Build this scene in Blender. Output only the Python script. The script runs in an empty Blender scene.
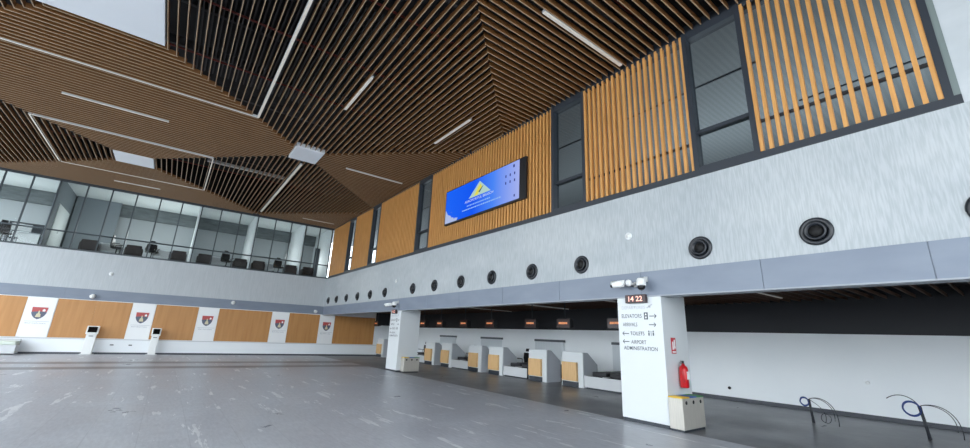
import bpy, math, random
from mathutils import Vector, Matrix
random.seed(7)
S = bpy.context.scene
COL = S.collection
PI = math.pi

# ------------------------------------------------------------------ dimensions
XW, YB = 8.216, 28.6            # hall face of the long fascia wall / of the end wall
ZS, ZB, ZW, ZC = 2.604, 3.127, 5.0, 8.485   # soffit, top of metal band, gallery floor, slat undersides
XC = 14.53                      # wall behind the check-in desks
X0, Y0 = -11.0, -7.0            # open west front, rear wall

# ------------------------------------------------------------------ materials
def lin(c):
    return tuple(((v/255)/12.92 if v/255 <= .04045 else ((v/255+.055)/1.055)**2.4) for v in c) + (1.0,)
MATS = {}
def mat(name, rgb, rough=.5, metal=0., spec=.5, emit=None, estr=0.):
    if name in MATS: return MATS[name]
    m = bpy.data.materials.new(name); m.use_nodes = True
    b = m.node_tree.nodes['Principled BSDF']
    b.inputs['Base Color'].default_value = lin(rgb)
    b.inputs['Roughness'].default_value = rough
    b.inputs['Metallic'].default_value = metal
    b.inputs['Specular IOR Level'].default_value = spec
    if emit:
        b.inputs['Emission Color'].default_value = lin(emit); b.inputs['Emission Strength'].default_value = estr
    MATS[name] = m
    return m
def nodes(m): return m.node_tree.nodes, m.node_tree.links, m.node_tree.nodes['Principled BSDF']
def coord(m, scale=(1,1,1), rot=(0,0,0)):
    N, L, B = nodes(m)
    t = N.new('ShaderNodeTexCoord'); mp = N.new('ShaderNodeMapping')
    mp.inputs['Scale'].default_value = scale; mp.inputs['Rotation'].default_value = rot
    L.new(t.outputs['Object'], mp.inputs['Vector']); return mp.outputs['Vector']
def noise(m, vec, scale=1., detail=3., rough=.5):
    N, L, B = nodes(m); n = N.new('ShaderNodeTexNoise')
    n.inputs['Scale'].default_value = scale; n.inputs['Detail'].default_value = detail; n.inputs['Roughness'].default_value = rough
    L.new(vec, n.inputs['Vector']); return n.outputs['Fac']
def ramp(m, fac, stops):
    N, L, B = nodes(m); r = N.new('ShaderNodeValToRGB'); e = r.color_ramp.elements
    while len(e) < len(stops): e.new(.5)
    for i, (p, c) in enumerate(stops):
        e[i].position = p; e[i].color = c if len(c) == 4 else lin(c)
    L.new(fac, r.inputs['Fac']); return r.outputs['Color']
def mixc(m, fac, a, b, mode='MIX'):
    N, L, B = nodes(m); x = N.new('ShaderNodeMixRGB'); x.blend_type = mode
    for s, v in ((x.inputs['Fac'], fac), (x.inputs['Color1'], a), (x.inputs['Color2'], b)):
        if isinstance(v, bpy.types.NodeSocket): L.new(v, s)
        else: s.default_value = v
    return x.outputs['Color']
def math_(m, op, a, b=0.):
    N, L, B = nodes(m); x = N.new('ShaderNodeMath'); x.operation = op
    for s, v in ((x.inputs[0], a), (x.inputs[1], b)):
        if isinstance(v, bpy.types.NodeSocket): L.new(v, s)
        else: s.default_value = v
    return x.outputs[0]
def bump(m, h, st=.3, dist=.01):
    N, L, B = nodes(m); b = N.new('ShaderNodeBump'); b.inputs['Strength'].default_value = st; b.inputs['Distance'].default_value = dist
    L.new(h, b.inputs['Height']); L.new(b.outputs['Normal'], B.inputs['Normal'])
def base(m, c): m.node_tree.links.new(c, nodes(m)[2].inputs['Base Color'])
def varied(name, rgb, rgb2, scale=(1,1,1), sc=4., rough=.5, **k):
    m = mat(name, rgb, rough, **k)
    base(m, ramp(m, noise(m, coord(m, scale), sc, 4.), [(.3, rgb), (.7, rgb2)]))
    return m

M_white   = varied('white_paint', (238,242,244), (233,238,241), sc=.7, rough=.55)
M_pillar  = varied('white_lacquered_panel', (214,219,221), (211,216,218), sc=.6, rough=.35)
M_band    = varied('blue_grey_composite_panel', (118,128,143), (126,136,150), (1,1,3), 1.2, .45)
M_dark    = mat('anthracite_frame', (44,50,58), .45)
M_black   = mat('black_plastic', (20,21,24), .45)
M_plen    = mat('plenum_black', (22,21,22), .8)
M_deck    = mat('roof_deck_dark', (34,34,36), .8)
M_red     = mat('sprinkler_red', (96,34,28), .6)
M_redx    = mat('extinguisher_red', (196,24,32), .3)
M_slatc   = varied('ceiling_slat_walnut', (128,86,45), (113,75,38), (2,2,2), 1.5, .55)
M_slatb   = mat('ceiling_slat_lit_edge', (168,144,116), .5)  # paler than the slat sides: light from below put into the colour
M_slatw   = varied('wall_slat_oak', (214,158,92), (198,142,78), (6,6,.5), 3., .5)
M_panel   = varied('oak_veneer_panel', (192,140,84), (180,127,72), (3,3,.25), 2.5, .5)
M_pine    = varied('pale_pine_front', (226,188,136), (208,166,112), (10,10,.6), 3., .5)
M_lamp    = mat('linear_lamp_diffuser', (216,210,198), .5, emit=(235,228,215), estr=.16)
M_node    = mat('white_ceiling_panel', (232,236,240), .6)
M_grey    = mat('grey_laminate', (190,194,200), .5)
M_lgrey   = mat('light_grey_metal', (200,203,205), .4)
M_belt    = mat('conveyor_belt', (38,38,42), .6)
M_screen  = mat('black_screen_glass', (14,15,18), .15)
M_officew = mat('office_wall', (150,155,158), .8)
M_officec = mat('office_ceiling_white', (214,220,220), .8)
M_officed = varied('office_grey_cladding', (104,110,112), (84,90,93), (1,1,4), 2., .8)
M_mull    = mat('curtain_wall_mullion', (50,60,66), .4)
M_steel   = varied('brushed_steel', (196,192,182), (178,175,168), (30,30,1), 3., .35)
M_steel.node_tree.nodes['Principled BSDF'].inputs['Metallic'].default_value = .25
M_leather = mat('dark_brown_upholstery', (52,44,44), .6)
M_cam     = mat('camera_housing_white', (228,230,228), .35)
M_nozz    = mat('air_nozzle_dark', (32,36,42), .35)
M_nozzi   = mat('air_nozzle_black', (6,6,7), .7)
M_led     = mat('led_digits', (255,190,170), .5, emit=(255,170,150), estr=.9)
M_amber   = mat('monitor_amber_text', (255,170,110), .5, emit=(255,160,110), estr=.45)
M_text    = mat('grey_lettering', (84,92,98), .5)
M_textf   = mat('faded_lettering', (186,190,196), .5)
M_blue    = mat('blue_cable', (40,66,130), .5)
M_cable   = mat('dark_cable', (44,48,54), .5)
M_yel     = mat('yellow_strip', (232,192,40), .5)
M_bstrip  = mat('blue_strip', (44,92,170), .5)
M_green   = mat('green_strip', (60,140,80), .5)
M_bench   = mat('pale_green_cushion', (206,216,204), .7)
M_shade   = mat('white_opaque', (240,242,242), .5)
M_rail    = mat('rail_grey', (62,70,76), .35)

# glass: thin, mostly clear with reflections
def glass(name, tint=(.93,.95,.95,1), gl=.0):
    m = bpy.data.materials.new(name); m.use_nodes = True; N = m.node_tree.nodes; L = m.node_tree.links; N.clear()
    o = N.new('ShaderNodeOutputMaterial'); t = N.new('ShaderNodeBsdfTransparent'); g = N.new('ShaderNodeBsdfGlossy'); x = N.new('ShaderNodeMixShader')
    f = N.new('ShaderNodeFresnel'); f.inputs['IOR'].default_value = 1.35
    mm = N.new('ShaderNodeMath'); mm.operation = 'ADD'; mm.inputs[1].default_value = gl*.3+.004
    t.inputs['Color'].default_value = tint; g.inputs['Roughness'].default_value = .02
    m5 = N.new('ShaderNodeMath'); m5.operation = 'MULTIPLY'; m5.inputs[1].default_value = .12; L.new(f.outputs[0], m5.inputs[0]); L.new(m5.outputs[0], mm.inputs[0]); L.new(mm.outputs[0], x.inputs['Fac']); L.new(t.outputs[0], x.inputs[1]); L.new(g.outputs[0], x.inputs[2]); L.new(x.outputs[0], o.inputs['Surface'])
    MATS[name] = m; return m
M_glass = glass('clear_glazing')
M_glassd = glass('tinted_glazing', (.82,.85,.86,1), .0)

# fascia: white plaster with short vertical grooves
def fascia_mat():
    m = mat('grooved_white_fascia', (205,212,217), .7)
    v = coord(m, (1., 42., 3.6)); n1 = noise(m, v, 1., 2., .5)
    n2 = noise(m, coord(m, (1., .35, .8)), 1., 3.)
    c1 = ramp(m, n1, [(.38, (176,182,184)), (.62, (190,195,197))])
    c2 = ramp(m, n2, [(.35, (238,240,242)), (.65, (255,255,255))])
    base(m, mixc(m, 1., c1, c2, 'MULTIPLY')); bump(m, n1, .35, .01); return m
M_fascia = fascia_mat()
def fascia_end():
    m = mat('light_grey_end_fascia', (205,212,217), .7)
    n = noise(m, coord(m, (30., 1., 1.6)), 1., 4., .6)
    base(m, ramp(m, n, [(.35, (182,188,191)), (.65, (193,198,201))])); bump(m, n, .25, .008); return m
M_fascia2 = fascia_end()

# floor tiles
def floor_mat(name, ca, cb, joint, scuffs=True):
    m = mat(name, ca, .42, spec=.5); N, L, B = nodes(m)
    v = coord(m, (1,1,1), (0,0,PI/2))
    br = N.new('ShaderNodeTexBrick'); L.new(v, br.inputs['Vector'])
    br.inputs['Scale'].default_value = 1.; br.inputs['Brick Width'].default_value = 1.2; br.inputs['Row Height'].default_value = .6
    br.inputs['Mortar Size'].default_value = .006; br.inputs['Bias'].default_value = 0.; br.offset = .5
    br.inputs['Color1'].default_value = lin(ca); br.inputs['Color2'].default_value = lin(cb); br.inputs['Mortar'].default_value = lin(joint)
    n = noise(m, coord(m, (1,1,1)), .8, 5., .6)
    cl = ramp(m, n, [(.3, (226,226,228)), (.7, (255,255,255))])
    fine = ramp(m, noise(m, coord(m, (14,3,1)), 1.5, 4., .7), [(.35,(234,234,236)), (.65,(255,255,255))])
    c = mixc(m, 1., mixc(m, 1., br.outputs['Color'], cl, 'MULTIPLY'), fine, 'MULTIPLY')
    if scuffs:   # dried adhesive smears left along the joints
        a = noise(m, coord(m, (4.6,.55,1)), 1., 5., .62)
        b = noise(m, coord(m, (.45,.2,1)), 1., 2.)
        w = N.new('ShaderNodeTexNoise'); w.inputs['Scale'].default_value = 7.; w.inputs['Detail'].default_value = 5.; L.new(coord(m, (1.,.45,1)), w.inputs['Vector'])
        k = math_(m, 'MULTIPLY', math_(m, 'GREATER_THAN', a, .605), math_(m, 'GREATER_THAN', b, .45))
        k2 = math_(m, 'MULTIPLY', k, math_(m, 'MULTIPLY', w.outputs['Fac'], 1.0)); k2.node.use_clamp = True
        c = mixc(m, k2, c, lin((240,242,244)))
    base(m, c)
    r = ramp(m, n, [(.3, (.27,.27,.27,1)), (.7, (.42,.42,.42,1))]); L.new(r, B.inputs['Roughness'])
    return m
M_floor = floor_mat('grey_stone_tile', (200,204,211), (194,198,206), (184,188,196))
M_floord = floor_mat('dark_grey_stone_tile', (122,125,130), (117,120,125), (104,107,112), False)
M_floorb = floor_mat('mid_grey_stripe_tile', (128,131,137), (124,127,133), (116,119,125), False)
M_ground = mat('pavement_outside', (140,140,138), .9)
def ribbed():
    m = mat('ribbed_grey_ceiling', (110,116,119), .7); N, L, B = nodes(m)
    w = N.new('ShaderNodeTexWave'); w.bands_direction = 'Y'; w.inputs['Scale'].default_value = 2.2; w.inputs['Distortion'].default_value = .6; w.inputs['Detail'].default_value = 1.
    L.new(coord(m, (1,1,1)), w.inputs['Vector'])
    base(m, ramp(m, w.outputs['Fac'], [(.2, (120,124,126)), (.8, (127,131,133))])); return m
M_rib = ribbed()

# ------------------------------------------------------------------ mesh helpers
class MB:
    def __init__(s): s.v = []; s.f = []; s.mi = []; s.sm = []
    def add(s, vs, fs, mi=0, smooth=False):
        o = len(s.v); s.v += [tuple(v) for v in vs]; s.f += [tuple(i+o for i in f) for f in fs]; s.mi += [mi]*len(fs); s.sm += [smooth]*len(fs); return s
    def box(s, x0, x1, y0, y1, z0, z1, mi=0):
        if x0 > x1: x0, x1 = x1, x0
        if y0 > y1: y0, y1 = y1, y0
        if z0 > z1: z0, z1 = z1, z0
        vs = [(x0,y0,z0),(x1,y0,z0),(x1,y1,z0),(x0,y1,z0),(x0,y0,z1),(x1,y0,z1),(x1,y1,z1),(x0,y1,z1)]
        return s.add(vs, [(0,3,2,1),(4,5,6,7),(0,1,5,4),(1,2,6,5),(2,3,7,6),(3,0,4,7)], mi)
    def prism(s, pts, axis, a, b, mi=0):       # pts: outline in the two other axes, extruded along axis
        def P(p, t):
            return {0:(t,p[0],p[1]), 1:(p[0],t,p[1]), 2:(p[0],p[1],t)}[axis]
        n = len(pts); vs = [P(p,a) for p in pts]+[P(p,b) for p in pts]
        return s.add(vs, [tuple(range(n))[::-1], tuple(range(n,2*n))]+[(i,(i+1)%n,n+(i+1)%n,n+i) for i in range(n)], mi)
    def lathe(s, prof, c, d, n=32, mi=0, smooth=True):     # prof: list of (radius, height along d)
        d = Vector(d).normalized(); u = d.orthogonal().normalized(); w = d.cross(u); c = Vector(c); vs = []
        for r, h in prof:
            for k in range(n):
                a = 2*PI*k/n; vs.append(c + d*h + (u*math.cos(a)+w*math.sin(a))*max(r,1e-4))
        fs = [(j*n+k, j*n+(k+1)%n, (j+1)*n+(k+1)%n, (j+1)*n+k) for j in range(len(prof)-1) for k in range(n)]
        fs += [tuple(range(n))[::-1], tuple((len(prof)-1)*n+k for k in range(n))]
        return s.add(vs, fs, mi, smooth)
    def tube(s, pts, r, n=8, mi=0):
        pts = [Vector(p) for p in pts]; vs = []; 
        for i, p in enumerate(pts):
            t = (pts[min(i+1,len(pts)-1)]-pts[max(i-1,0)]).normalized()
            u = t.cross(Vector((0,0,1)));  u = u.normalized() if u.length > .1 else t.orthogonal().normalized()
            w = t.cross(u)
            for k in range(n):
                a = 2*PI*k/n; vs.append(p+(u*math.cos(a)+w*math.sin(a))*r)
        m = len(pts)
        fs = [(j*n+k, j*n+(k+1)%n, (j+1)*n+(k+1)%n, (j+1)*n+k) for j in range(m-1) for k in range(n)]
        fs += [tuple(range(n))[::-1], tuple((m-1)*n+k for k in range(n))]
        return s.add(vs, fs, mi, True)
    def build(s, name, mats, parent=None, bevel=0.):
        me = bpy.data.meshes.new(name)
        off = Vector((0,0,0))
        p = parent
        while p is not None and not s_local: off += p.location; p = p.parent
        me.from_pydata([Vector(v)-off for v in s.v], [], s.f)
        for m in (mats if isinstance(mats, (list,tuple)) else [mats]): me.materials.append(m)
        me.polygons.foreach_set('material_index', s.mi); me.polygons.foreach_set('use_smooth', s.sm); me.update()
        import bmesh
        bm = bmesh.new(); bm.from_mesh(me); bmesh.ops.recalc_face_normals(bm, faces=bm.faces); bm.to_mesh(me); bm.free()
        o = bpy.data.objects.new(name, me); COL.objects.link(o); o.parent = parent
        if bevel:
            b = o.modifiers.new('bevel', 'BEVEL'); b.width = bevel; b.segments = 2; b.limit_method = 'ANGLE'
        return o
s_local = False      # True while geometry is given in the parent's own frame
def loc(flag):
    global s_local; s_local = flag
def tag(o, label=None, cat=None, group=None, kind=None):
    if label: o['label'] = label
    if cat: o['category'] = cat
    if group: o['group'] = group
    if kind: o['kind'] = kind
    return o
def struct(name, mb, m, parent=None):
    o = mb.build(name, m, parent)
    if parent is None: o['kind'] = 'structure'
    return o
def thing(name, label, cat, at=(0,0,0), rz=0., group=None):
    o = bpy.data.objects.new(name, None); o.empty_display_size = .1; COL.objects.link(o); o.location = at; o.rotation_euler = (0,0,rz)
    return tag(o, label, cat, group)
KIDS = {}
def dup(root, at, rz, label, group=None):
    r = root.copy(); COL.objects.link(r); r.location = at; r.rotation_euler = (0,0,rz); r['label'] = label
    if group: r['group'] = group
    for ch in list(root.children):
        c = ch.copy(); COL.objects.link(c); c.parent = r
        for g in list(ch.children):
            d = g.copy(); COL.objects.link(d); d.parent = c
    return r
def text(name, s, m, parent, at, height, width=None, facing='-X', extr=.003, bold=False, ox=0.):
    cu = bpy.data.curves.new(name, 'FONT'); cu.body = s; cu.size = 1.; cu.extrude = 0.; cu.offset = ox
    t = bpy.data.objects.new(name, cu); COL.objects.link(t)
    dg = bpy.context.evaluated_depsgraph_get(); dg.update()
    me = bpy.data.meshes.new_from_object(t.evaluated_get(dg)); bpy.data.objects.remove(t); bpy.data.curves.remove(cu)
    xs = [v.co.x for v in me.vertices]; ys = [v.co.y for v in me.vertices]
    w, h = max(xs)-min(xs), max(ys)-min(ys); sy = height/h; sx = (width/w) if width else sy
    R = {'-X': (Vector((0,-1,0)), Vector((0,0,1))), '-Y': (Vector((1,0,0)), Vector((0,0,1)))}[facing]
    off = Vector(at)
    p = parent
    po = Vector((0,0,0))
    while p is not None: po += p.location; p = p.parent
    for v in me.vertices:
        v.co = off-po + R[0]*((v.co.x-min(xs))*sx) + R[1]*((v.co.y-min(ys))*sy)
    me.materials.clear(); me.materials.append(m); me.name = name
    o = bpy.data.objects.new(name, me); COL.objects.link(o); o.parent = parent
    return o

# ------------------------------------------------------------------ camera
cam = bpy.data.cameras.new('camera'); cam.sensor_fit = 'HORIZONTAL'; cam.sensor_width = 36; cam.lens = 36*406.665/970; cam.clip_end = 300
co = bpy.data.objects.new('camera', cam); COL.objects.link(co)
pitch, roll, yaw = .2706, .0413, .6418
f = Vector((math.sin(yaw)*math.cos(pitch), math.cos(yaw)*math.cos(pitch), math.sin(pitch)))
rt = Vector((math.cos(yaw), -math.sin(yaw), 0)); up = rt.cross(f)
r = rt*math.cos(roll)+up*math.sin(roll); u = up*math.cos(roll)-rt*math.sin(roll)
Mx = Matrix((r, u, -f)).transposed().to_4x4(); Mx.translation = (0,0,1.6); co.matrix_world = Mx
S.camera = co

# ------------------------------------------------------------------ the hall shell
bands = [(Y0, 19.9, 0), (19.9, 20.9, 1), (20.9, 22.35, 0), (22.35, 23.4, 1), (23.45, 28.6, 0)]
for a, b, k in bands:
    struct('floor', MB().box(X0, XW+.02, a, b, -.2, 0), M_floorb if k else M_floor)
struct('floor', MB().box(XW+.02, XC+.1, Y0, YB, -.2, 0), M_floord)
struct('floor', MB().box(-60, X0, -40, 60, -.25, -.05), M_ground)

wr = struct('wall_right', MB().box(XW, XW+.3, Y0, YB, ZB, ZW), M_fascia)
struct('wall_right', MB().box(XW, XW+.3, Y0, 0., ZW, ZC+.5), M_fascia2)
tb = MB(); js = [Y0, -1.4, .68, 2.74, 5.1, 7.52, 9.9, 12.3, 14.7, 17.1, 19.5, 21.9, 24.3, 26.7, YB]
for a, b in zip(js[:-1], js[1:]): tb.box(XW-.02, XW+.3, a+.006, b-.006, ZS, ZB)
tb.box(XW-.005, XW+.28, Y0, YB, ZS+.01, ZB-.005)
struct('trim_1', tb, M_band)
struct('trim_2', MB().box(XW-.03, XW+.3, Y0, YB, ZS-.025, ZS), mat('band_lower_lip', (150,156,164), .4))
# end wall
struct('wall_back', MB().box(X0, XW, YB, YB+.3, ZB, ZW), M_fascia2)
tb = MB(); js = [X0, -8.2, -4.2, -.45, 3.4, 7.0, XW]
for a, b in zip(js[:-1], js[1:]): tb.box(a+.006, b-.006, YB-.02, YB+.3, ZS, ZB)
tb.box(X0, XW, YB-.005, YB+.28, ZS+.01, ZB-.005)
struct('trim_3', tb, M_band)
struct('wall_back', MB().box(X0, XC+.2, YB, YB+.3, 0, ZS+.35), M_white)
struct('trim_4', MB().box(X0, XC, YB-.03, YB, .70, .74), M_lgrey)
struct('baseboard_back', MB().box(X0, XC, YB-.012, YB, 0, .09), mat('baseboard_dark', (66,70,78), .5))
# wall behind the desks
struct('wall_counter', MB().box(XC, XC+.2, Y0, YB+.3, 0, 2.055), M_white)
struct('wall_counter', MB().box(XC-.03, XC+.2, Y0, YB+.3, 2.055, 3.3), mat('bulkhead_charcoal', (30,32,38), .6))
struct('baseboard_counter', MB().box(XC-.015, XC, Y0, YB, 0, .10), mat('baseboard_dark', (66,70,78), .5))
struct('wall_back', MB().box(11.95, XC, YB-.03, YB, 2.1, 2.98), mat('bulkhead_charcoal', (30,32,38), .6))
# rear of the hall, plenum and roof
struct('wall_rear', MB().box(X0, 19, Y0-.3, Y0, ZC-.05, 11), M_dark)
struct('wall_rear', MB().box(5.0, 19, Y0-.3, Y0, 0, ZC-.05), M_white)
struct('ceiling', MB().box(X0-.3, 19, Y0-.3, 36, 11, 11.2), M_deck)
struct('wall_left', MB().box(X0-.3, X0, Y0-.3, YB, ZC-.05, 11), M_dark)
struct('wall_right', MB().box(XW+.3, XW+.5, Y0, YB+.3, ZC+.22, 11), M_plen)
struct('wall_back', MB().box(X0, XW+.3, YB+.2, YB+.3, ZC+.15, 11), M_plen)
struct('trim_5', MB().box(X0, XW, YB-.02, YB+.2, ZC-.06, ZC+.2), M_dark)
# steel purlins and red sprinkler mains above the slats
b = MB()
for i in range(14): b.box(X0, XW+.3, -4+i*2.4, -3.88+i*2.4, 10.4, 10.7)
for i in range(40): b.box(-1.+i*.12, -.96+i*.12, 9.5, 16., 10.2, 10.3)
struct('ceiling', b, mat('roof_steel', (60,60,62), .6))
b = MB()
for y in (4.5, 8.2, 10.85, 13.45, 18.6, 23.8): b.tube([(X0, y, 9.3), (XW+.2, y, 9.3)], .03, 8)
tag(b.build('sprinkler_pipe', M_red), 'thin dull red sprinkler mains running above the slatted ceiling', 'pipe', kind='structure')

# ------------------------------------------------------------------ slatted ceiling: 45 degree diamonds
NODES = {(0,0): (2.73,3.8,16.1,17.5), (-1,1): (-3.13,-1.78,21.9,23.3), (-1,-1): (-3.9,-1.38,9.9,12.2)}
NX, NY, D, SP = 3.25, 16.9, 5.7, .19
def cuts(lo, hi, holes):
    segs = [(lo, hi)]
    for a, b in holes:
        n = []
        for s, e in segs:
            if b <= s or a >= e: n.append((s, e)); continue
            if a > s: n.append((s, a))
            if b < e: n.append((b, e))
        segs = n
    return [q for q in segs if q[1]-q[0] > .03]
XL, XH, YL, YH = X0, XW-.03, Y0+.02, YB-.06
SB = [20.15+11.4*k for k in range(-4, 4)]
DB = [13.65+11.4*k if k != -1 else 1.95 for k in range(-4, 5)]
for i in range(len(SB)-1):
    for j in range(len(DB)-1):
        s0, s1, d0_, d1_ = SB[i], SB[i+1], DB[j], DB[j+1]
        alongY = (i+j) % 2 == 0          # slat direction alternates from facet to facet
        cx_, cy_ = ((s0+s1)-(d0_+d1_))/4, ((s0+s1)+(d0_+d1_))/4
        if cx_-6 > XH or cx_+6 < XL or cy_-6 > YH or cy_+6 < YL: continue
        m = MB()
        c0 = cx_ if alongY else cy_
        for k in range(math.ceil((c0-6)/SP), math.floor((c0+6)/SP)+1):
            t = k*SP
            if alongY:
                if not XL < t < XH: continue
                lo, hi = max(s0-t, d0_+t, YL), min(s1-t, d1_+t, YH)
                hl = [(n[2]-.03, n[3]+.03) for n in NODES.values() if n[0]-.03 < t < n[1]+.03]
            else:
                if not YL < t < YH: continue
                lo, hi = max(s0-t, t-d1_, XL), min(s1-t, t-d0_, XH)
                hl = [(n[0]-.03, n[1]+.03) for n in NODES.values() if n[2]-.03 < t < n[3]+.03]
            if hi-lo < .05: continue
            for a_, e in cuts(lo, hi, hl):
                if alongY:
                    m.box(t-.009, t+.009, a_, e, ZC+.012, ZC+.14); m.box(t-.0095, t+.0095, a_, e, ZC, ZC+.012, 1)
                else:
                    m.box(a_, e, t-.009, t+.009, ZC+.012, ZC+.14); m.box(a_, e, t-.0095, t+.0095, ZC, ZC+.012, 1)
        if m.v: struct('ceiling', m, [M_slatc, M_slatb])
nl = ['small white square panel where the timber ceiling facets meet, nearest the wall with the blue screen',
      'white square ceiling panel above the end glass wall, at the left in the far part of the timber ceiling',
      'large white ceiling panel cut off by the top edge of the picture']
for (k, n), l in zip(NODES.items(), nl):
    o = MB().box(n[0], n[1], n[2], n[3], ZC-.02, ZC+.16).build('ceiling_panel', M_node, None, .01); tag(o, l, 'ceiling panel')

# linear lamps in the ceiling
LAMPS = [('x', 14.7, -6.5, 1.18, .03, 'long thin lamp line crossing the near left timber facet'),
 ('y', 1.16, 7.0, 14.66, .06, 'long white lamp line running up the dark open facet to the top edge'),
 ('x', 19.95, -5.2, .25, .028, 'long thin lamp line across the left facet, above its short lamp on the far side'),
 ('y', -5.2, 19.93, 25.25, .04, 'lamp line at the far left, crossing the dark brown facet'),
 ('x', 25.3, -5.16, .24, .04, 'lamp line on the timber strip just above the end glass wall, the longer one'),
 ('y', .27, 20.0, 25.3, .035, 'thin lamp line joining two others over the dark far facet'),
 ('x', 17.25, -4.0, -1.28, .05, 'short bright lamp alone in the middle of the large left facet'),
 ('y', 3.28, 9.97, 12.18, .07, 'short lamp in the dark facet, left of the ridge'),
 ('y', 6.70, 10.0, 12.3, .08, 'short lamp close to the slatted wall, right above the blue screen'),
 ('x', 5.2, 5.25, 8.05, .08, 'lamp at upper right reaching the slatted wall by the tall window'),
 ('x', 17.05, 5.0, 7.7, .05, 'short lamp left of the blue screen on the brown facet'),
 ('x', 26.9, -3.45, -1.6, .05, 'shortest lamp on the timber strip above the end glass wall, at the left'),
 ('y', 3.355, 18.0, 27.6, .08, 'long lamp line from the small white ceiling panel towards the end glass wall'),
 ('x', 27.2, 5.7, 7.7, .05, 'short lamp in the far right corner of the ceiling')]
for ax, c, a, b, w, l in LAMPS:
    t = thing('linear_light', l, 'ceiling light', ((c if ax == 'y' else (a+b)/2), (c if ax == 'x' else (a+b)/2), ZC-.012))
    def bx(m, e, z0, z1):
        return m.box(c-e, c+e, a, b, z0, z1) if ax == 'y' else m.box(a, b, c-e, c+e, z0, z1)
    bx(MB(), w/2+.008, ZC-.004, ZC+.07).build('housing', M_lgrey, t)
    bx(MB(), w/2, ZC-.012, ZC-.004).build('diffuser', M_lamp, t)
# cable tray / duct glimpsed above the far facet
o = MB().box(.1, 3.4, 21.75, 21.95, 8.95, 9.05).build('cable_tray', M_lgrey); tag(o, 'pale metal tray glimpsed above the slats of the far dark facet', 'cable tray')

# ------------------------------------------------------------------ gallery level on the right wall
SILL0, SILL1 = ZW, ZW+.13
PAN = [(25.4, YB-.02), (21.65, 24.25), (16.2, 20.5), (7.8, 14.95), (3.7, 6.55), (.16, 2.48)]
WIN = [(24.25, 25.4), (20.5, 21.65), (14.95, 16.2), (6.55, 7.8), (2.48, 3.7)]
struct('trim_6', MB().box(XW-.03, XW+.3, 0., YB, SILL0, SILL1), M_dark)
struct('trim_7', MB().box(XW-.0, XW+.3, -.08, YB, ZC-.06, ZC+.22), M_dark)
pl = ['oak slat wall panel in the far corner beside the end glass wall', 'oak slat wall panel second from the far corner, between two narrow dark windows',
      'oak slat wall panel left of the window beside the blue screen', 'widest oak slat wall panel, the one carrying the blue screen',
      'oak slat wall panel with open gaps between two tall dark windows at right', 'oak slat wall panel at the upper right with grey glass showing between wide spaced slats']
for (a, b), l in zip(PAN, pl):
    t = thing('slatted_panel', l, 'wall panel', (XW, (a+b)/2, SILL1))
    n = round((b-a)/.147); m = MB(); d = (b-a-.06)/(n-1)
    for i in range(n):
        y = a+.03+i*d; m.box(XW-.02, XW+.06, y-.029, y+.029, SILL1, ZC-.02)
    m.build('slats', M_slatw, t)
    r_ = MB()
    r_.box(XW+.065, XW+.10, a, b, 5.75, 5.81)
    r_.build('batten', M_dark, t)
for i, (a, b) in enumerate(WIN+[]):
    m = MB()
    for y0, y1 in ((a, a+.10), (b-.10, b)): m.box(XW-.03, XW+.2, y0, y1, SILL1, ZC+.1)
    m.box(XW-.02, XW+.2, a+.1, b-.1, ZC-.17, ZC+.1); m.box(XW+.05, XW+.2, a+.1, b-.1, 5.96, 6.04); m.box(XW-.02, XW+.2, a+.1, b-.1, SILL1, SILL1+.06)
    w = struct('window_%d' % (i+1), m, M_dark)
    MB().box(XW+.11, XW+.12, a+.1, b-.1, SILL1+.06, ZC-.17).build('pane', M_glassd, w)
    MB().tube([(XW+.3, a+.1, 6.12), (XW+.3, b-.1, 6.12)], .018).build('handrail', M_rail, w)
m = MB().box(XW-.03, XW+.2, .07, .16, SILL1, ZC+.1)
struct('trim_8', m, M_dark)
struct('trim_10', MB().box(XW-.01, XW+.2, 0., .07, SILL1, ZC+.1), mat('reveal_grey_green', (116,128,126), .5))
gl = MB()
for a, b in PAN: gl.box(XW+.13, XW+.14, a, b, SILL1, ZC-.05)
w = struct('window_6', MB().box(XW+.12, XW+.2, .1, 2.5, 8.38, 8.5), M_dark); gl.build('pane', M_glassd, w)
# backing board behind the closed part of the slats
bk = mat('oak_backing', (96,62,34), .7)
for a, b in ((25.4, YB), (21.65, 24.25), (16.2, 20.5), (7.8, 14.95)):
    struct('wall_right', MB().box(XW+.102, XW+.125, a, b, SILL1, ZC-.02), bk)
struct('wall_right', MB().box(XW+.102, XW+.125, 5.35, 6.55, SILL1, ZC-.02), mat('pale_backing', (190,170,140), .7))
# gallery behind it
struct('floor', MB().box(XW+.3, 18, Y0, 34, ZW-.35, ZW), M_officew)
struct('ceiling', MB().box(XW+.3, 18, Y0, 34, ZC+.1, ZC+.2), M_rib)
struct('wall_gallery', MB().box(18, 18.2, Y0, 34, ZS, 11), M_officew)
struct('trim_9', MB().box(10.57, 10.61, 2.9, 34, ZC+.07, ZC+.1), M_dark)
struct('trim_9', MB().box(13.35, 13.40, Y0, 2.9, ZC+.07, ZC+.1), M_dark)
for yy in range(-3, 34, 3):  # added fill lights without fittings, they brighten the gallery behind the slats
    L_ = bpy.data.lights.new('gallery_fill', 'POINT'); L_.energy = 190 if yy < 9 else 70; L_.shadow_soft_size = .4; L_.color = (.88,.95,1)
    o = bpy.data.objects.new('gallery_fill', L_); COL.objects.link(o); o.location = (13.5, yy, 6.0); o.rotation_euler = (PI,0,0)

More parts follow.
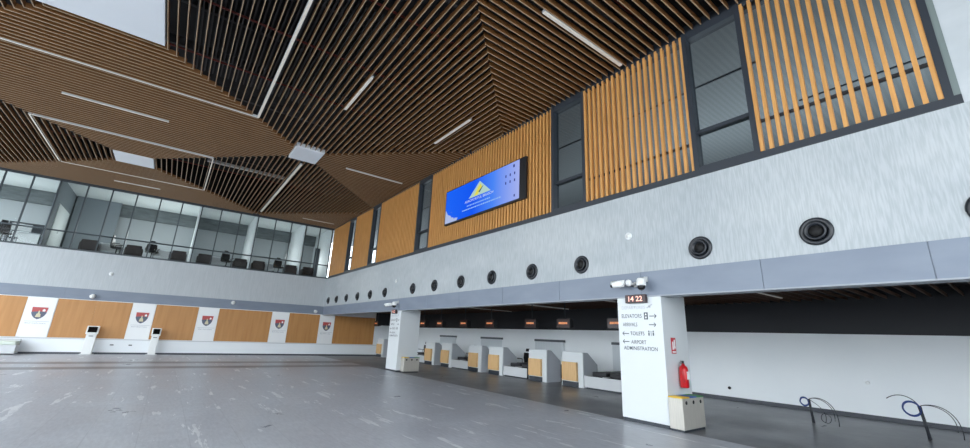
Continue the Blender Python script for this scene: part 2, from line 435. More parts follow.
# ------------------------------------------------------------------ offices behind the end glass wall
OX0 = -10.
struct('floor', MB().box(X0, XW+.3, YB+.3, 33.2, ZW-.3, ZW), M_officew)
struct('ceiling', MB().box(X0, XW+.3, YB+.12, 33.2, 8.62, 8.7), M_officec)
struct('wall_office', MB().box(X0, XW+.3, 33, 33.2, ZW, 8.62), M_officew)
struct('wall_office', MB().box(X0, XW+.3, 32.8, 33, 7.85, 8.62), M_officed)
for x, w in ((.40,.12), (3.43,.12), (6.35,.1), (8.13,.1)):
    struct('wall_office', MB().box(x-w/2, x+w/2, YB+.22, 33, ZW, 8.62), M_white)
struct('wall_office', MB().box(-5.5, -3.5, 32.6, 32.7, ZW, 8.62), mat('office_blue_grey', (120,128,134), .7))
struct('wall_office', MB().box(-5.67, -5.57, YB+.22, 33, ZW, 8.62), mat('office_blue_grey', (120,128,134), .7))
d = struct('door_1', MB().box(-5.57, -5.53, 29.5, 32.2, ZW, 7.4), mat('office_door_pale', (206,212,212), .6)); MB().box(-5.53, -5.49, 30.7, 30.76, 6.0, 6.14).build('handle', M_lgrey, d)
d = struct('door_2', MB().box(7.72, 8.05, 31.0, 31.06, ZW, 7.4), M_dark)
MX = [-12.5,-11.5,-10.5,-9.5,-8.5,-7.49,-6.54,-5.58,-4.55,-3.58,-2.56,-1.52,-.52,.44,1.42,2.45,3.43,4.45,5.42,6.35,7.26,8.1]
b = MB()
for x in MX: b.box(x-.028, x+.028, YB+.02, YB+.12, ZW, ZC-.05)
b.box(X0, XW, YB-.01, YB+.14, ZW-.02, ZW+.06); b.box(X0, XW, YB+.02, YB+.12, ZC-.1, ZC-.05)
w = struct('window_7', b, M_mull)
MB().box(X0, XW, YB+.065, YB+.075, ZW+.06, ZC-.1).build('pane', M_glass, w)
MB().tube([(X0, YB-.06, 5.87), (XW, YB-.06, 5.87)], .022).build('handrail', M_rail, w)
MB().box(X0, XW, YB+.08, YB+.12, 5.84, 5.90).build('transom', M_rail, w)
for x, e in ((-9, 45), (-7, 45), (-4.5, 18), (-2.2, 45), (-.6, 40), (2., 28), (4.9, 34), (7.3, 22)):  # unseen point fills added bay by bay to brighten the offices
    L_ = bpy.data.lights.new('office_fill', 'POINT'); L_.energy = e*1.5; L_.shadow_soft_size = .4; L_.color = (.95,1,.99)
    o = bpy.data.objects.new('office_fill', L_); COL.objects.link(o); o.location = (x, 30.8, 6.3); o.rotation_euler = (PI,0,0)

# office furniture (own frames)
loc(True)
def chair_proto(at, rz, label):
    t = thing('office_chair', label, 'chair', at, rz)
    m = MB()
    pr = [(-.23,.95),(.23,.95),(.26,.72),(.22,.5),(-.22,.5),(-.26,.72)]
    m.prism(pr, 1, .2, .26); m.build('backrest', M_black, t, .02)
    MB().box(-.25,.25,-.25,.24,.42,.5).build('seat', M_black, t, .03)
    MB().prism([(-.13,1.0),(.13,1.0),(.11,1.14),(-.11,1.14)], 1, .22,.27).build('headrest', M_black, t, .015)
    for s in (-1,1): MB().tube([(s*.27,.15,.45),(s*.3,.15,.66),(s*.3,-.15,.68)], .02).build('armrest', M_black, t)
    c = MB(); c.tube([(0,0,.08),(0,0,.42)], .03)
    for k in range(5):
        q = 2*PI*k/5; c.tube([(0,0,.1),(.28*math.cos(q),.28*math.sin(q),.05)], .02)
    c.build('base', M_black, t); return t
ch = chair_proto((-7.0, 29.1, ZW), .5, 'black office chair behind the glass at the far left edge')
for x, rz, l in ((-2.88, 1.4, 'black high-backed chair seen side on between two dark sofas behind the left glass panes'),
                 (-1.38, .3, 'black office chair right of the second dark sofa from the left'),
                 (2.27, .4, 'black office chair between two dark sofas behind the middle glass panes'),
                 (5.22, .2, 'tallest black office chair behind the right part of the end glass wall')):
    dup(ch, (x, 29.5, ZW), rz, l)
def sofa_proto(at, rz, label):
    t = thing('sofa', label, 'sofa', at, rz)
    MB().box(-.33,.33,-.3,.12,.12,.4).build('seat', M_leather, t, .04)
    MB().box(-.33,.33,.12,.32,.14,.68).build('backrest', M_leather, t, .05)
    for s in (-1,1): MB().box(s*.33-.05, s*.33+.05, -.32,.3,.1,.54).build('armrest', M_leather, t, .04)
    for sx in (-.3,.3):
        for sy in (-.25,.25): MB().box(sx-.02,sx+.02,sy-.02,sy+.02,0,.13).build('leg', M_black, t)
    return t
sf = sofa_proto((-3.95, 29.4, ZW), PI, 'dark brown sofa behind the glass, first from the left')
for x, l in ((-2.15,'dark sofa behind the glass, second from the left'), (-.14,'dark sofa behind the glass just left of the second pale partition'),
             (1.1,'dark sofa right of the second pale partition, behind a glass pane'), (2.97,'dark sofa left of the third pale partition'),
             (3.98,'dark sofa right of the third pale partition'), (5.9,'dark sofa left of the fourth pale partition'), (6.98,'dark sofa in the last bay at the right, lowest looking of the row')):
    dup(sf, (x, 29.4, ZW), PI, l)
def desk(x, w, label, proto=None):
    t = thing('office_desk', label, 'desk', (x, 30.35, ZW))
    MB().box(-w/2, w/2, -.3,.3,.70,.73).build('tabletop', M_white, t)
    MB().box(-w/2+.03, w/2-.03, -.28,-.26,.3,.7).build('modesty_panel', M_lgrey, t)
    for s in (-1,1): MB().box(s*(w/2-.04)-.02, s*(w/2-.04)+.02, -.28,.28,0,.7).build('leg', M_dark, t)
    return t
desk(-3.2, .9, 'low table with white top between the first and second dark sofas'); desk(-.95, .8, 'thin-topped desk right of the black chair in the left half'); desk(1.9, .9, 'thin-topped desk beside the black chair behind the middle panes')
desk(4.75, .7, 'thin-topped desk beside the tallest black chair')
t = thing('desk', 'white fronted reception desk behind the glass at the far left', 'desk', (-6.12, 29.2, ZW))
MB().box(-.35,.35,-.15,.12,0,.58).build('front_panel', M_shade, t, .01); MB().box(-.36,.38,-.2,.2,.58,.61).build('worktop', M_lgrey, t)
t = thing('shelf_unit', 'dark framed shelf unit with white panes behind the white desk at far left', 'shelf', (-6.45, 29.75, ZW))
f_ = MB().box(-.62,.58,-.02,.1,1.13,1.2); f_.box(-.62,-.52,-.02,.1,0,1.13); f_.box(.2,.58,-.02,.1,.74,1.13); f_.box(-.52,.2,-.02,.1,.35,.42); f_.box(.52,.58,-.02,.1,0,.74); f_.build('frame', M_dark, t)
MB().box(-.50,.18,.0,.08,.80,1.08).build('white_pane', M_shade, t); MB().box(-.42,.12,.0,.08,.47,.75).build('white_pane', M_shade, t)
loc(False)

# ------------------------------------------------------------------ round air nozzles
NZ = [.03,1.88,3.76,6.77,8.6,10.49,12.3,14.17,16.0,18.9,20.75,22.55,24.35,26.15,27.8]
ordn = ['first','second','third','fourth','fifth','sixth','seventh','eighth','ninth','tenth','eleventh','twelfth','thirteenth','fourteenth','fifteenth']
nz0 = None
for i, y in enumerate(NZ):
    l = ('round black air nozzle cut by the right edge of the picture' if i == 0 else
         'largest whole round black air nozzle on the white fascia' if i == 1 else
         'round black air nozzle, %s along the white fascia counting from the right edge' % ordn[i] if i < 14 else
         'smallest round black air nozzle, the last one in the far corner')
    if nz0 is None:
        nz0 = thing('air_nozzle', l, 'air vent', (XW, y, 3.49), 0, 'round air nozzles along the fascia')
        MB().lathe([(.225,0),(.235,.012),(.225,.03),(.195,.045),(.165,.03),(.15,.02),(.15,.0)], (XW,y,3.49), (-1,0,0), 36).build('flange', M_nozz, nz0)
        MB().lathe([(.15,.0),(.152,.07),(.14,.085),(.115,.075),(.10,.01),(.0,.008)], (XW,y,3.49), (-1,0,0), 36).build('nozzle_ring', M_nozz, nz0)
        MB().lathe([(.098,.0),(.098,.045),(.0,.046)], (XW,y,3.49), (-1,0,0), 28).build('throat', M_nozzi, nz0)
    else: dup(nz0, (XW, y, 3.49), 0, l)
for y, z, l in ((5.36,4.0,'white round detector on the fascia above the second wide gap in the nozzles'), (17.75,3.95,'small white round detector on the far part of the fascia')):
    t = thing('detector', l, 'detector', (XW, y, z))
    MB().lathe([(.085,0),(.085,.02),(.07,.03)], (XW,y,z), (-1,0,0), 28).build('base', M_shade, t)
    MB().lathe([(.055,.03),(.045,.045),(.0,.05)], (XW,y,z), (-1,0,0), 24).build('cover', M_cam, t)
t = thing('detector', 'white round detector on the end wall above the first wood panels', 'detector', (-2.72, YB, 3.98))
MB().lathe([(.10,0),(.10,.02),(.08,.04)], (-2.72,YB,3.98), (0,-1,0), 28).build('base', M_shade, t)
MB().lathe([(.06,.04),(.04,.06),(.0,.065)], (-2.72,YB,3.98), (0,-1,0), 24).build('cover', M_cam, t)
for x, z, l in ((-3.17, 2.80, 'white dome camera under the grey band, left of the first kiosk'), (2.95, 2.97, 'white dome camera on the grey band between the third and fourth banners'), (7.68, 2.78, 'white dome camera at the corner left of the last banner')):
    t = thing('dome_camera', l, 'security camera', (x, YB-.02, z))
    MB().box(x-.06, x+.06, YB-.12, YB-.02, z+.0, z+.09).build('bracket', M_cam, t, .01)
    MB().lathe([(.10,.04),(.115,.0),(.11,-.04),(.09,-.09),(.05,-.12),(0,-.13)], (x,YB-.16,z), (0,0,1), 24).build('dome', M_cam, t)

# ------------------------------------------------------------------ end wall: wood panels and crest banners
BN = [(-5.36,-4.36),(-1.52,-.57),(1.38,2.34),(5.18,6.15),(8.07,9.02)]
WP = [(-9.4,-5.38),(-4.34,-1.54),(-.55,1.36),(2.36,5.16),(6.17,8.05),(9.04,11.9)]
wl = ['wood panel at the far left edge of the end wall','wood panel behind the first kiosk, between the first two banners','wood panel right of the second kiosk','wood panel between the third and fourth banners','wood panel between the fourth and fifth banners','wood panel under the dark soffit, right of the last banner']
for (a, b), l in zip(WP, wl):
    t = thing('wood_panel', l, 'wall panel', ((a+b)/2, YB, .74))
    n = max(1, round((b-a)/1.3))
    for i in range(n):
        MB().box(a+(b-a)*i/n+.002, a+(b-a)*(i+1)/n-.002, YB-.03, YB, .76, ZS-.03).build('board', M_panel, t)
def crest_banner(a, b, label):
    c = (a+b)/2; t = thing('banner', label, 'banner', (c, YB, .76))
    MB().box(a, b, YB-.04, YB-.002, .76, ZS-.02).build('board', M_shade, t)
    y = YB-.046; z0, z1 = 1.56, 2.10; w = .25
    sh = [(-w,z1),(w,z1),(w,z1-.26),(w*.8,z1-.38),(w*.45,z1-.48),(0,z0),(-w*.45,z1-.48),(-w*.8,z1-.38),(-w,z1-.26)]
    s = MB().prism([(c+p[0],p[1]) for p in sh], 1, y-.004, y+.008).build('crest', mat('crest_blue_grey',(92,98,116),.5), t)
    MB().prism([(c-w*1.04,z1+.02),(c+w*1.1,z1+.02),(c+w*1.0,z1-.2),(c,z1-.17),(c-w*1.0,z1-.2)], 1, y-.008, y-.003).build('crest_top', mat('crest_red',(186,80,78),.5), s)
    MB().prism([(c+.10,z1-.10),(c+.15,z1-.05),(c+.20,z1-.10),(c+.19,z1-.17),(c+.11,z1-.17)], 1, y-.012, y-.007).build('crest_emblem', M_shade, s)
    MB().prism([(c-.09,z1-.44),(c+.09,z1-.44),(c+.07,z1-.30),(c+.03,z1-.26),(c+.02,z1-.14),(c-.02,z1-.14),(c-.03,z1-.26),(c-.07,z1-.30)], 1, y-.012, y-.007).build('crest_emblem', mat('crest_cream',(214,206,170),.5), s)
    MB().box(a+.1, b-.06, y-.002, y+.006, 1.46, 1.475).build('rule_line', M_textf, t)
    text('lettering', 'BRASOV COUNTY COUNCIL', mat('crest_text',(150,156,166),.5), t, (a+.14, y-.001, 1.355), .05, b-a-.3, '-Y')
for (a, b), l in zip(BN, ['white banner with a red and blue crest, leftmost of the five','white crest banner right beside the second kiosk, behind its screen','white crest banner in the middle of the five, without a kiosk beside it','white crest banner fourth from the left','white crest banner in the corner, last at the right under the camera']):
    crest_banner(a, b, l)
for x, l in ((-1.95, 'small dark wall socket left on the white dado by the first kiosk'), (-1.22, 'small dark wall socket right on the white dado near the second kiosk')):
    o = MB().box(x-.07, x+.07, YB-.012, YB, .43, .48).build('wall_socket', M_dark); tag(o, l, 'socket')

# kiosks
loc(True)
def kiosk(x, label, w=.46):
    t = thing('kiosk', label, 'kiosk', (x, 28.2, 0))
    MB().box(-w/2-.03, w/2+.03, -.2,.2,0,.03).build('base', M_lgrey, t)
    MB().prism([(-.12,.03),(.16,.03),(.14,1.0),(-.02,1.0)], 0, -w/2+.04, w/2-.04).build('body', M_cam, t, .02)
    h = MB().prism([(-.12,.96),(.08,.96),(.13,1.34),(-.0,1.36)], 0, -w/2, w/2).build('head', M_cam, t, .02)
    # screen in the plane of the head front
    MB().add([(-w/2+.06,-.105,1.05),(w/2-.06,-.105,1.05),(w/2-.06,-.024,1.31),(-w/2+.06,-.024,1.31),(-w/2+.06,-.09,1.05),(w/2-.06,-.09,1.05),(w/2-.06,-.01,1.31),(-w/2+.06,-.01,1.31)],
             [(0,1,2,3),(4,7,6,5),(0,4,5,1),(1,5,6,2),(2,6,7,3),(3,7,4,0)]).build('screen', M_screen, h)
    MB().box(-.08,.08,-.13,-.10,.86,.89).build('card_slot', M_dark, t)
kiosk(-2.77, 'white self-service kiosk with dark screen, the left one of the two'); kiosk(-.28, 'white self-service kiosk with dark screen, the right one beside the second banner', .40)
loc(False)
t = thing('bench', 'pale bench with light green cushions at the left edge by the end wall', 'bench', (-6.6, 27.9, 0))
MB().box(-8.2, -5.08, 27.7, 28.3, .05, .42).build('base', M_lgrey, t, .02)
for i in range(4): MB().box(-8.2+i*.78, -7.45+i*.78, 27.68, 28.3, .42, .58).build('cushion', M_bench, t, .05)
MB().box(-8.2, -5.1, 28.3, 28.42, .05, .66).build('backrest', M_lgrey, t, .02)

# ------------------------------------------------------------------ big display
t = thing('display_screen', 'wide blue display screen hung on the oak slats', 'screen', (XW-.1, 11.1, 5.9))
MB().box(XW-.12, XW-.03, 8.80, 13.56, 5.80, 7.22).build('housing', M_black, t, .01)
def disp():
    m = bpy.data.materials.new('display_picture'); m.use_nodes = True; N, L, B = nodes(m)
    B.inputs['Base Color'].default_value = (0,0,0,1); B.inputs['Specular IOR Level'].default_value = .1
    tc = N.new('ShaderNodeTexCoord'); sp = N.new('ShaderNodeSeparateXYZ'); L.new(tc.outputs['Object'], sp.inputs[0])
    # y from -2.0 (right, pale) to 2.4 (left, deep blue)
    g = ramp(m, math_(m, 'ADD', math_(m, 'MULTIPLY', sp.outputs['Y'], .23), .5), [(.0,(168,178,232)), (.35,(70,130,240)), (.62,(8,84,236)), (1.,(20,96,240))])
    n = noise(m, coord(m, (1,1.2,1.6)), 1.6, 5.)
    edge = math_(m, 'SUBTRACT', math_(m, 'ADD', math_(m, 'MULTIPLY', sp.outputs['Y'], .55), math_(m, 'MULTIPLY', n, .9)), math_(m, 'ADD', sp.outputs['Z'], .98))
    k = math_(m, 'MULTIPLY', math_(m, 'GREATER_THAN', edge, .30), 1.)
    c = mixc(m, k, g, lin((170,184,222)))
    L.new(c, B.inputs['Emission Color']); B.inputs['Emission Strength'].default_value = 1.0
    return m
M_disp = disp()
pn = MB().box(XW-.126, XW-.12, 9.1, 13.5, 5.86, 7.19).build('picture', M_disp, t)
def M_em(n, c, s_=.92):
    m = mat(n, (0,0,0), .8, emit=c, estr=s_); m.node_tree.nodes['Principled BSDF'].inputs['Specular IOR Level'].default_value = .1; return m
X_ = XW-.128
s = MB().prism([(11.90,6.53),(10.58,6.53),(11.24,7.06)], 0, X_-.001, X_+.002).build('logo_triangle', M_em('logo_pale',(180,212,204)), t)
MB().prism([(11.58,6.56),(11.34,6.56),(11.08,6.80),(11.20,6.96),(11.32,6.86)], 0, X_-.003, X_-.001).build('logo_mark', M_em('logo_yellow',(226,216,90)), s)
MB().prism([(11.30,6.66),(11.22,6.62),(11.00,6.84),(10.82,6.90),(11.06,6.82)], 0, X_-.005, X_-.003).build('logo_mark', M_em('logo_dark_green',(60,96,110)), s)
text('lettering', 'AEROPORTUL BRASOV', M_em('display_white',(214,226,246)), t, (X_, 12.15, 6.39), .09, 1.75)
for z, a, b in ((6.24, 12.0, 10.6), (6.11, 12.3, 10.1)):
    m = MB(); y = a
    while y > b:
        w = random.uniform(.04,.12); m.box(X_, X_+.002, y-w, y, z, z+.045); y -= w+.03
    m.build('small_caption', M_em('display_pale_blue',(150,190,246)), t)
m = MB()
for z in (6.50, 6.74):
    for k in range(3): m.box(X_, X_+.002, 9.30+k*.22, 9.35+k*.22, z, z+.09)
m.box(X_, X_+.002, 9.33, 9.40, 7.0, 7.10); m.box(X_, X_+.002, 9.3, 9.35, 5.97, 6.05)
m.build('weather_marks', M_em('display_dark_blue',(30,40,120)), t)

# ------------------------------------------------------------------ pillars
def pillar(ya, yb, label, xa=XW, xb=XW+.97):
    t = thing('pillar', label, 'pillar', ((xa+xb)/2, (ya+yb)/2, 0))
    MB().box(xa, xb, ya, yb, .07, 2.635).build('cladding', M_pillar, t, .006)
    MB().box(xa+.02, xb-.02, ya+.02, yb-.02, 0, .07).build('plinth', M_dark, t)
    MB().box(xa+.1, xb-.1, ya+.1, yb-.1, 2.635, 3.2).build('core', M_plen, t)
    return t
def arrow(m, y, z, d, L_=.16):     # d=+1 points to image right (towards -Y)
    X = XW-.004; a, b = y, y-d*L_
    m.box(X, X+.004, min(a,b), max(a,b), z-.009, z+.009)
    for s in (1,-1): m.prism([(b, z-.009*s), (b, z+.009*s), (b+d*.045, z+.05*s), (b+d*.045, z+.03*s)], 0, X, X+.004)
def signs(t, ya):      # ya = left (larger) edge of the face
    X = XW-.004
    def T(s, y, z, h, w, m=M_text): text('lettering', s, m, t, (X, ya-y, z), h, w, ox=.006)
    T('DEPARTURES', .11, 2.325, .07, .58, M_textf)
    T('ELEVATORS', .10, 2.135, .085, .50); T('ARRIVALS', .12, 1.955, .08, .36)
    T('TOILETS', .30, 1.765, .08, .34); T('AIRPORT', .31, 1.585, .08, .36); T('ADMINISTRATION', .12, 1.455, .08, .80)
    m = MB(); arrow(m, ya-.78, 2.17, 1); arrow(m, ya-.76, 1.99, 1); arrow(m, ya-.26, 1.80, -1); arrow(m, ya-.26, 1.63, -1)
    m.build('arrow_marks', M_text, t)
    i = MB().box(X, X+.004, ya-.745, ya-.655, 2.10, 2.25)
    i.build('elevator_icon', M_text, t)
    i = MB(); i.prism([(ya-.70,2.235),(ya-.675,2.19),(ya-.725,2.19)], 0, X-.003, X); i.prism([(ya-.70,2.115),(ya-.725,2.16),(ya-.675,2.16)], 0, X-.003, X); i.build('elevator_icon_arrows', M_shade, t)
    i = MB()
    for k in (0, .10):
        i.box(X, X+.004, ya-.76-k, ya-.73-k, 1.765, 1.83); i.lathe([(.015,0),(.015,.004)], (X+.004, ya-.745-k, 1.853), (-1,0,0), 12)
    i.box(X, X+.004, ya-.80, ya-.79, 1.76, 1.86)
    i.build('toilet_icon', M_text, t)
    # faded plane mark
    p = MB().prism([(ya-.74,2.33),(ya-.72,2.35),(ya-.85,2.43),(ya-.87,2.41)], 0, X, X+.004); p.prism([(ya-.76,2.41),(ya-.74,2.43),(ya-.83,2.36),(ya-.80,2.34)], 0, X, X+.004); p.build('plane_icon', M_textf, t)
p1 = pillar(4.68, 5.75, 'near white pillar with direction lettering and a red extinguisher on its side'); signs(p1, 5.75)
p2 = pillar(16.93, 18.0, 'far white pillar standing left of the check-in desks'); signs(p2, 18.0)

def clock(ya, yb, label, z0=2.452, z1=2.632):
    t = thing('digital_clock', label, 'clock', (XW-.06, (ya+yb)/2, z0))
    MB().box(XW-.10, XW-.002, ya, yb, z0, z1).build('housing', mat('clock_case',(58,40,42),.4), t, .01)
    text('digits', '14 22', M_led, t, (XW-.104, yb-.09, z0+.035), z1-z0-.07, yb-ya-.16, ox=.012)
clock(4.98, 5.48, 'digital clock reading 14 22 at the top of the near pillar'); clock(17.3, 17.72, 'small digital clock at the top of the far pillar')

def bullet(y, z, label):
    t = thing('bullet_camera', label, 'security camera', (XW, y, z))
    x = XW-.26; d = Vector((-.25, 1, -.08)).normalized(); c = Vector((x, y, z))
    MB().lathe([(.05,0),(.062,.01),(.062,.24),(.058,.25)], c+d*.02, d, 24).build('body', M_cam, t)
    MB().lathe([(.055,0),(.048,.05)], c+d*.27, d, 24).build('lens_hood', M_black, t)
    sh = MB(); 
    pr = [(.075,0),(.075,.30)]
    sh.tube([c+Vector((0,0,.03))+d*.0, c+Vector((0,0,.03))+d*.30], .06, 20); sh.build('sunshield', M_cam, t)
    MB().lathe([(.0,-.075),(.05,-.06),(.075,0),(.05,.06),(.0,.075)], c-d*.09+Vector((0,0,.01)), (0,0,1), 24).build('ball_joint', M_cam, t)
    MB().tube([c-d*.09, (XW-.1, y-.12, z), (XW-.02, y-.12, z)], .028, 12).build('arm', M_cam, t)
    MB().lathe([(.06,0),(.06,.03)], (XW-.02, y-.12, z), (-1,0,0), 24).build('wall_plate', M_cam, t)
def ptz(y, z, label):
    t = thing('dome_camera', label, 'security camera', (XW, y, z))
    x = XW-.22
    MB().lathe([(.10,0),(.105,.03),(.095,.12),(.07,.16),(.0,.17)], (x,y,z), (0,0,1), 28).build('housing', M_cam, t)
    MB().lathe([(.085,0),(.08,-.05),(.05,-.09),(.0,-.105)], (x,y,z), (0,0,1), 28).build('dome', M_screen, t)
    MB().prism([(x,z+.08),(XW-.02,z+.10),(XW-.02,z+.22),(x,z+.16)], 1, y-.045, y+.045).build('bracket', M_cam, t, .01)
bullet(5.36, 2.86, 'white bullet camera above the clock of the near pillar, aimed to the left'); ptz(4.98, 2.80, 'white camera with black dome above the near pillar, right of the bullet camera')
bullet(17.68, 2.84, 'white bullet camera above the far pillar'); ptz(17.25, 2.80, 'white camera with black dome above the far pillar')

def bin_(x0, x1, y1, label):
    y0 = y1-.29; h = .62; t = thing('recycling_bin', label, 'bin', ((x0+x1)/2, (y0+y1)/2, 0))
    MB().box(x0+.02, x1-.02, y0+.02, y1-.01, 0, .04).build('base', M_dark, t)
    MB().box(x0, x1, y0, y1, .04, h-.02).build('body', M_steel, t, .008)
    w = (x1-x0)/3
    for i, m in enumerate((M_yel, M_bstrip, M_green)):
        l = MB().box(x0+w*i+.004, x0+w*(i+1)-.004, y0+.0, y1, h-.02, h).build('lid', m, t)
        MB().lathe([(.035,0),(.035,.006),(.0,.007)], (x0+w*(i+.5), y0+.001, h-.10), (0,-1,0), 20).build('inlet', M_black, t)
bin_(8.18, 9.02, 4.665, 'steel three-hole recycling bin against the near pillar'); bin_(8.40, 9.14, 16.90, 'steel recycling bin against the far pillar')

t = thing('fire_extinguisher', 'red fire extinguisher hung on the side of the near pillar', 'fire extinguisher', (8.70, 4.60, .76))
MB().lathe([(.0,0),(.075,.0),(.085,.02),(.085,.36),(.07,.41),(.03,.44),(.03,.47)], (8.70,4.575,.76), (0,0,1), 24).build('cylinder', M_redx, t)
v = MB().box(8.68,8.72,4.56,4.59,1.22,1.27); v.box(8.62,8.72,4.56,4.59,1.27,1.285); v.box(8.60,8.70,4.56,4.59,1.235,1.25); v.build('valve', M_black, t)
MB().tube([(8.66,4.555,1.24),(8.60,4.54,1.2),(8.585,4.53,1.05),(8.595,4.52,.86)], .012).build('hose', M_redx, t)
MB().box(8.66,8.75,4.480,4.491,.93,1.08).build('label_sticker', M_shade, t)
t = thing('sign', 'red fire extinguisher sign above the extinguisher', 'sign', (8.56, 4.67, 1.4))
MB().box(8.48, 8.65, 4.668, 4.678, 1.42, 1.74).build('board', mat('sign_red',(192,52,60),.5), t)
MB().box(8.505, 8.555, 4.664, 4.668, 1.50, 1.66).build('extinguisher_symbol', M_shade, t); MB().prism([(8.575,1.70),(8.62,1.70),(8.62,1.56),(8.64,1.56),(8.598,1.50),(8.56,1.56),(8.575,1.56)], 1, 4.664, 4.668).build('flame_symbol', M_shade, t)
MB().box(8.50, 8.63, 4.664, 4.668, 1.44, 1.47).build('caption', M_shade, t)

# ------------------------------------------------------------------ ceiling over the desks
m = MB(); y = Y0+.05
while y < YB:
    m.box(XW+.32, XC-.04, y-.012, y+.012, 2.945, 3.02); y += .26
struct('ceiling', m, mat('soffit_slat_dark_brown', (84,58,42), .6))
struct('ceiling', MB().box(XW+.3, XC, Y0, YB, 3.18, 3.25), M_plen)
for y, a, b, l in ((4.03, 9.2, 13.2, 'thin lamp under the soffit to the right of the near pillar'), (12.5, 11.2, 14.2, 'thin lamp in the slatted soffit above the middle desks'), (16.5, 10.6, 14.3, 'thin lamp in the slatted soffit left of the middle desks'), (8.6, 10., 14.2, 'thin lamp in the slatted soffit just left of the near pillar')):
    t = thing('linear_light', l, 'ceiling light', ((a+b)/2, y, 2.93))
    MB().box(a, b, y-.03, y+.03, 2.935, 2.99).build('housing', M_lgrey, t); MB().box(a, b, y-.022, y+.022, 2.928, 2.935).build('diffuser', M_lamp, t)

# ------------------------------------------------------------------ check-in desks
loc(True)
XD = 12.12
DY = [10.03, 11.83, 14.5, 16.08, 18.65, 20.4, 27.25]
dn = ['check-in desk nearest the near pillar, rightmost', 'check-in desk second from the near pillar', 'check-in desk third from the near pillar', 'check-in desk fourth from the near pillar',
      'check-in desk fifth from the near pillar', 'check-in desk just right of the far pillar', 'last check-in desk left of the far pillar, by the wood panel']
def desk_proto(y, label):
    t = thing('check_in_desk', label+', pale wood front', 'desk', (XD, y, 0), 0, 'check-in desks in a row')
    W = 1.0
    MB().box(0,.05,0,W,.0,1.19).build('front_panel', M_pillar, t, .004)
    MB().box(-.10,-.002,.24,.93,.20,.84).build('wood_front', M_pine, t, .004)
    MB().box(-.03,-.001,.22,.95,0,.17).build('kick_plate', M_dark, t)
    prof = [(.05,0),(.05,1.19),(.27,1.18),(.80,.77),(.80,0)]
    for y0 in (0, W-.03): MB().prism(prof, 1, y0, y0+.03).build('side_panel', M_grey, t)
    MB().box(.05,.75,.03,W-.03,.72,.75).build('worktop', M_lgrey, t)
    MB().box(.05,.27,.03,W-.03,1.16,1.185).build('top_shelf', M_pillar, t)
    return t
d0 = desk_proto(DY[0], dn[0])
for y, l in zip(DY[1:], dn[1:]): dup(d0, (XD, y, 0), 0, l+', pale wood front')
def conv_proto(y, label):
    W = 1.5; t = thing('baggage_conveyor', label, 'conveyor', (XD, y, 0), 0, 'baggage conveyors between desks')
    MB().box(0,2.33,.02,W-.02,.05,.36).build('body', M_lgrey, t)
    MB().box(.03,2.33,.05,W-.05,0,.05).build('plinth', M_dark, t)
    for a in (.06, .80):
        MB().box(.03,2.33,a,a+.60,.36,.42).build('belt', M_belt, t, .02)
    for a in (.0, .68, W-.05): MB().box(.0,2.33,a,a+.05,.05,.44).build('side_rail', M_dark if a == 0 else M_lgrey, t)
    MB().box(-.01,.0,.0,W,.05,.42).build('front_plate', M_lgrey, t)
    MB().box(.3,2.33,.06,.66,.42,.55).build('raised_belt', M_belt, t, .02); MB().box(.3,2.33,.80,1.4,.42,.55).build('raised_belt', M_belt, t, .02)
    return t
c0 = conv_proto(8.48, 'baggage conveyor at the near pillar, partly hidden by it')
for y, l in ((12.93, 'baggage conveyor between the second and third desks from the near pillar'), (17.12, 'baggage conveyor between the fourth and fifth desks from the near pillar'), (21.42, 'baggage conveyor half hidden behind the far pillar')):
    dup(c0, (XD, y, 0), 0, l)
def curtain(y0, label, first=None):
    t = thing('strip_curtain', label, 'curtain', (XC, y0, .45), 0, 'grey strip curtains at the baggage openings')
    m = MB(); n = 22
    for i in range(n): m.box(-.045+.006*(i%2), -.038+.006*(i%2), i*1.88/n+.004, (i+1)*1.88/n+.002, 0, 1.05)
    m.build('strips', mat('strip_pvc_grey',(206,213,217),.45), t)
    MB().box(-.07,-.0,-.02,1.90,1.05,1.15).build('header', mat('header_grey',(84,90,96),.5), t)
    return t
cu = curtain(8.6, 'grey strip curtain just left of the near pillar')
for y, l in ((13.03, 'grey strip curtain behind the two desks nearest the near pillar'), (17.43, 'grey strip curtain behind the third and fourth desks'), (21.9, 'grey strip curtain behind the desks by the far pillar')):
    dup(cu, (XC, y, .45), 0, l)
def mon_proto(y, label):
    t = thing('hanging_monitor', label, 'monitor', (11.62, y, 2.02), 0, 'monitors hung above the desks')
    MB().box(0,.12,-.33,.33,0,.35).build('case', M_black, t, .01)
    MB().box(-.004,.0,-.30,.30,.03,.32).build('screen', mat('monitor_dark_screen',(34,18,18),.3,emit=(60,26,20),estr=.3), t)
    m = MB(); yy = -.2
    while yy < .2:
        w = random.uniform(.03,.06); m.box(-.007,-.004, yy, yy+w, .15, .22); yy += w+.015
    m.build('amber_text', M_amber, t)
    MB().box(.12,.26,-.28,.28,.03,.30).build('rear_box', M_black, t, .01)
    MB().tube([(.1,0,.35),(.1,0,.93)], .02).build('hanger', M_dark, t)
    return t
mo = mon_proto(DY[0]+.47, 'black hanging monitor above the rightmost check-in desk')
mo_l = ['black hanging monitor above the second desk from the near pillar','black hanging monitor above the third desk from the near pillar','black hanging monitor above the fourth desk from the near pillar','black hanging monitor above the fifth desk from the near pillar','black hanging monitor above the desk right of the far pillar','black hanging monitor left of the far pillar']
for y, l in zip([12.25, 14.9, 17.0, 19.25, 21.1, 27.7], mo_l): dup(mo, (11.62, y, 2.02), 0, l)
dup(mo, (11.62, 8.25, 2.02), 0, 'black hanging monitor half hidden by the near pillar')
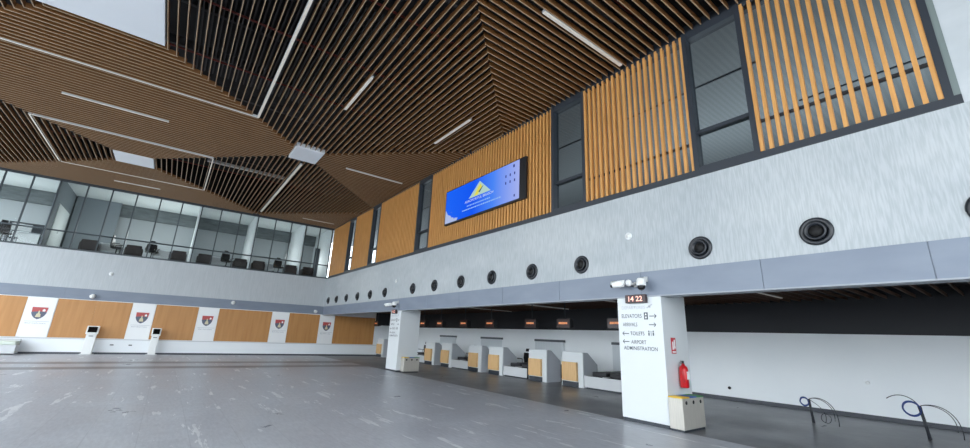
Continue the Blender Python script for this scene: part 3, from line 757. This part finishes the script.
for x, y, rz, l in ((13.85, 15.0, PI/2, 'black office chair behind the conveyor between second and third desks'), (13.85, 19.3, PI/2, 'black office chair behind the fifth desk from the near pillar'), (13.35, 23.95, PI/2, 'black office chair beside the far pillar behind the desks')):
    c = dup(ch, (x, y, 0), rz+PI, l)
loc(False)

# ------------------------------------------------------------------ cable bundles rising from the floor
def arc(c, r, a0, a1, n=18, ax=(0,1,0), wob=0.):
    ax = Vector(ax); return [Vector(c)+ax*(r*math.cos(a0+(a1-a0)*i/n))+Vector((wob*math.sin(i*.9), 0, r*math.sin(a0+(a1-a0)*i/n))) for i in range(n+1)]
def bundle(x, y, h, s, label):
    t = thing('cable_bundle', label, 'cables', (x, y, 0))
    for k in range(7):
        q = 2*PI*k/7; MB().tube([(x+.018*math.cos(q), y+.018*math.sin(q), 0), (x+.015*math.cos(q+1), y+.02*s+.015*math.sin(q+1), h*.5), (x+.02*math.cos(q+2), y+.05*s+.02*math.sin(q+2), h)], .012, 6).build('stalk', M_cable, t)
    c = (x, y+(.17 if s > .9 else .12), h-.06)
    for k in range(4): MB().tube(arc(c, (.12 if s > .9 else .075)+.009*k, 0, 2*PI, 26, (.15*k,1,0), .01), .007, 6).build('coil', M_blue, t)
    def q(pts):
        P = [Vector(p) for p in pts]; out = []
        for i in range(21):
            u = i/20; a = P[0]*(1-u)**3+P[1]*3*u*(1-u)**2+P[2]*3*u*u*(1-u)+P[3]*u**3; out.append(a)
        return out
    top = (x, y+.05*s, h)
    MB().tube(q([top, (x,y-.15,h+.12), (x,y-.52,h+.02), (x,y-.46,h-.52)]), .008, 6).build('loose_cable', M_cable, t)
    MB().tube(q([top, (x,y-.12,h+.10), (x,y-.46,h-.02), (x,y-.40,h-.40)]), .007, 6).build('loose_cable', M_cable, t)
    if s > .9:
        MB().tube(q([top, (x,y+.14,h+.2), (x,y+.35,h+.24), (x,y+.52,h+.09)]), .008, 6).build('loose_cable', M_cable, t)
        MB().tube(q([(x,y+.02,h*.45), (x,y-.04,h*.42), (x,y-.1,h*.5), (x,y-.17,h*.52)]), .008, 6).build('loose_cable', M_cable, t)
    else:
        MB().tube(q([top, (x,y-.05,h-.05), (x+.1,y-.3,h-.2), (x+.1,y-.2,.03)]), .006, 6).build('loose_cable', M_cable, t)
        MB().tube(arc((x+.1,y-.22,.12), .10, 0, 2*PI, 20, (.3,1,0), .01), .006, 6).build('loose_coil', M_cable, t)
bundle(12.27, 3.49, .50, .6, 'thin cable bundle with a small loop rising from the floor, the left one')
bundle(12.39, 1.66, .60, 1., 'taller cable bundle with a blue coil rising from the floor, the right one')
for y, z, m, l in ((6.2,.36,M_black,'small dark wall fitting low on the white wall right of the near bin'), (2.85,.86,M_shade,'small white wall knob on the white wall between the cable bundles'), (1.2,.27,M_redx,'small red wall fitting low at the right edge')):
    o = MB().lathe([(.045,0),(.04,.03),(0,.035)], (XC,y,z), (-1,0,0), 16).build('wall_fitting', m); tag(o, l, 'wall fitting')

# ------------------------------------------------------------------ light: daylight through the open west front
W = bpy.data.worlds.new('daylight'); S.world = W; W.use_nodes = True
bg = W.node_tree.nodes['Background']; bg.inputs['Color'].default_value = (.86,.935,1.0,1); bg.inputs['Strength'].default_value = 5.9
S.view_settings.view_transform = 'Standard'; S.view_settings.look = 'None'; S.view_settings.gamma = 1; S.view_settings.use_curve_mapping = False
S.view_settings.exposure = 0.05
S.cycles.max_bounces = 10; S.cycles.diffuse_bounces = 6; S.cycles.transparent_max_bounces = 12
S.cycles.caustics_reflective = False; S.cycles.caustics_refractive = False
